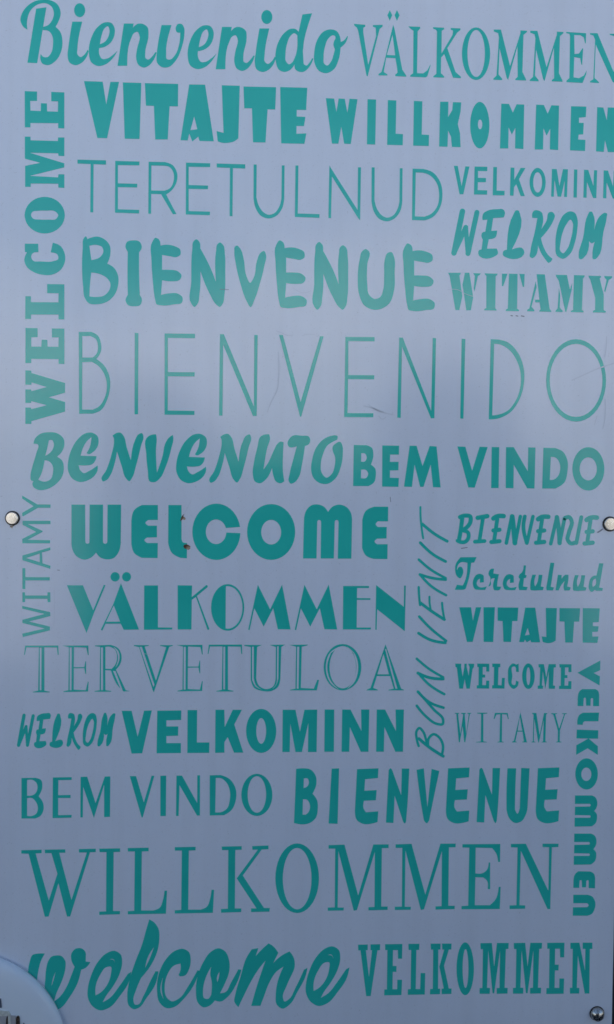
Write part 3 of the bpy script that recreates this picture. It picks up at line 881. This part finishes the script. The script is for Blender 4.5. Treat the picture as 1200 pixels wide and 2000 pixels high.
# the picture on the badge: part of a small tower with arched openings
def relief(name, m, pts, depth):
    y0 = -0.0238
    q = [off_panel(x, y, y0) for x, y in pts]
    bm = bmesh.new()
    top = [bm.verts.new((p.x - pc.x, y0 - depth + 0.004, p.y - pc.y)) for p in q]
    bot = [bm.verts.new((p.x - pc.x, y0 + 0.004 + 0.0015, p.y - pc.y)) for p in q]
    bm.faces.new(top)
    for i in range(len(q)):
        bm.faces.new((top[i - 1], top[i], bot[i], bot[i - 1]))
    bmesh.ops.recalc_face_normals(bm, faces=bm.faces)
    mesh(name, bm, m, badge)
M_CREAM = vary(mat('cream print', (0.62, 0.62, 0.55), 0.4), 200, (0.5, 0.5, 0.45), (0.68, 0.68, 0.62), 4)
M_GREYP = mat('grey print', (0.42, 0.40, 0.40), 0.4)
M_BROWN = vary(mat('brown print', (0.05, 0.035, 0.025), 0.4), 400, (0.015, 0.012, 0.01), (0.12, 0.07, 0.045), 3)
M_SLATE = mat('slate print', (0.10, 0.12, 0.16), 0.4)
relief('window_shutter', M_SLATE, [(-6, 1951), (2, 1951), (4, 1968), (-6, 1969)], 0.0004)
relief('tower_wall', M_GREYP, [(-12, 1984), (31, 1984), (32, 2012), (-12, 2012)], 0.0002)
relief('cornice', M_CREAM, [(-10, 1973), (17, 1975), (22, 1983), (-10, 1985)], 0.0006)
relief('pilaster', M_CREAM, [(16.5, 1983), (21.5, 1983), (21.5, 2012), (16.5, 2012)], 0.0007)
relief('arched_opening', M_BROWN, [(11.5, 2012), (12.5, 1990), (14, 1985), (16, 1985), (16, 2012)], 0.0005)
relief('arched_opening', M_BROWN, [(31.5, 2012), (31.5, 1989), (33, 1985.5), (35.5, 1984), (38, 1986), (39, 1990), (39, 2012)], 0.0005)
relief('arched_opening', M_BROWN, [(45, 2012), (45, 2001), (46.5, 1998), (48, 2001), (48, 2012)], 0.0005)
# stains and scuffs on the sheet
def mark(name, m, txt, base=0.00027):
    for gl in parse_word(txt):
        b_, c = cut_film(gl, 0.00012, base)
        mesh(name, b_, m, sign, Vector((c.x, 0, c.y)) - SI)
mark('insect_stain', M_BUG, """
@130,970,4
s890,195! 895,170 905,150 925,132! 915,155 928,165! 912,172 905,180
s915,385 935,372 955,378 972,390! 950,398 935,408 920,400
""", 0.0004)
mark('insect_stain', M_RUST, """
@130,970,4
s905,170 920,158 932,175 920,182
s935,395 955,388 970,400 955,415 940,410
""", 0.00055)
mark('scratch', M_SCUFF, """
@130,970,4
(3 970,40 930,120
@400,630,4
(6 575,230 578,420 565,530 515,630 490,700
(5 560,65 600,80 640,98 690,98
(4 760,105 800,92 860,95
@900,640,4
(9 870,410 960,370 1060,325 1190,280
(7 1128,560 1132,640 1125,720 1110,790
(6 1140,70 1135,170 1125,230
(5 1065,690 1045,760
@660,640,4
(9 205,612 260,625 330,655 430,680
(7 320,690 350,715 375,700
(5 240,600 300,640 360,660
@370,450,5
(4 1010,560 1120,610 1190,590
@870,520,7.0588
(6 30,322 160,322 300,390 380,415
@100,1100,5
(3 30,260 34,420 28,610
(3 905,880 960,890 1010,870
""")
mark('scuff', M_SCUFF_DARK, """
@870,520,7.0588
(14 905,680 925,684
(13 975,682 1000,688
(15 1050,685 1085,692
@570,970,6
(7 1155,5 1160,60
@880,990,7.5
(12 160,608 245,595
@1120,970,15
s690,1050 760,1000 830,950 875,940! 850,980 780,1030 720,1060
@30,1100,12
(14 990,160 1045,165
@370,450,5
(5 300,575 385,580
""")
mark('rust_stain', M_RUST, """
@0,970,10
s195,565! 240,572 280,560! 288,570 262,580 248,604 240,622 228,606 212,596 196,602 205,582
s300,590 306,586 309,593 303,597
""")
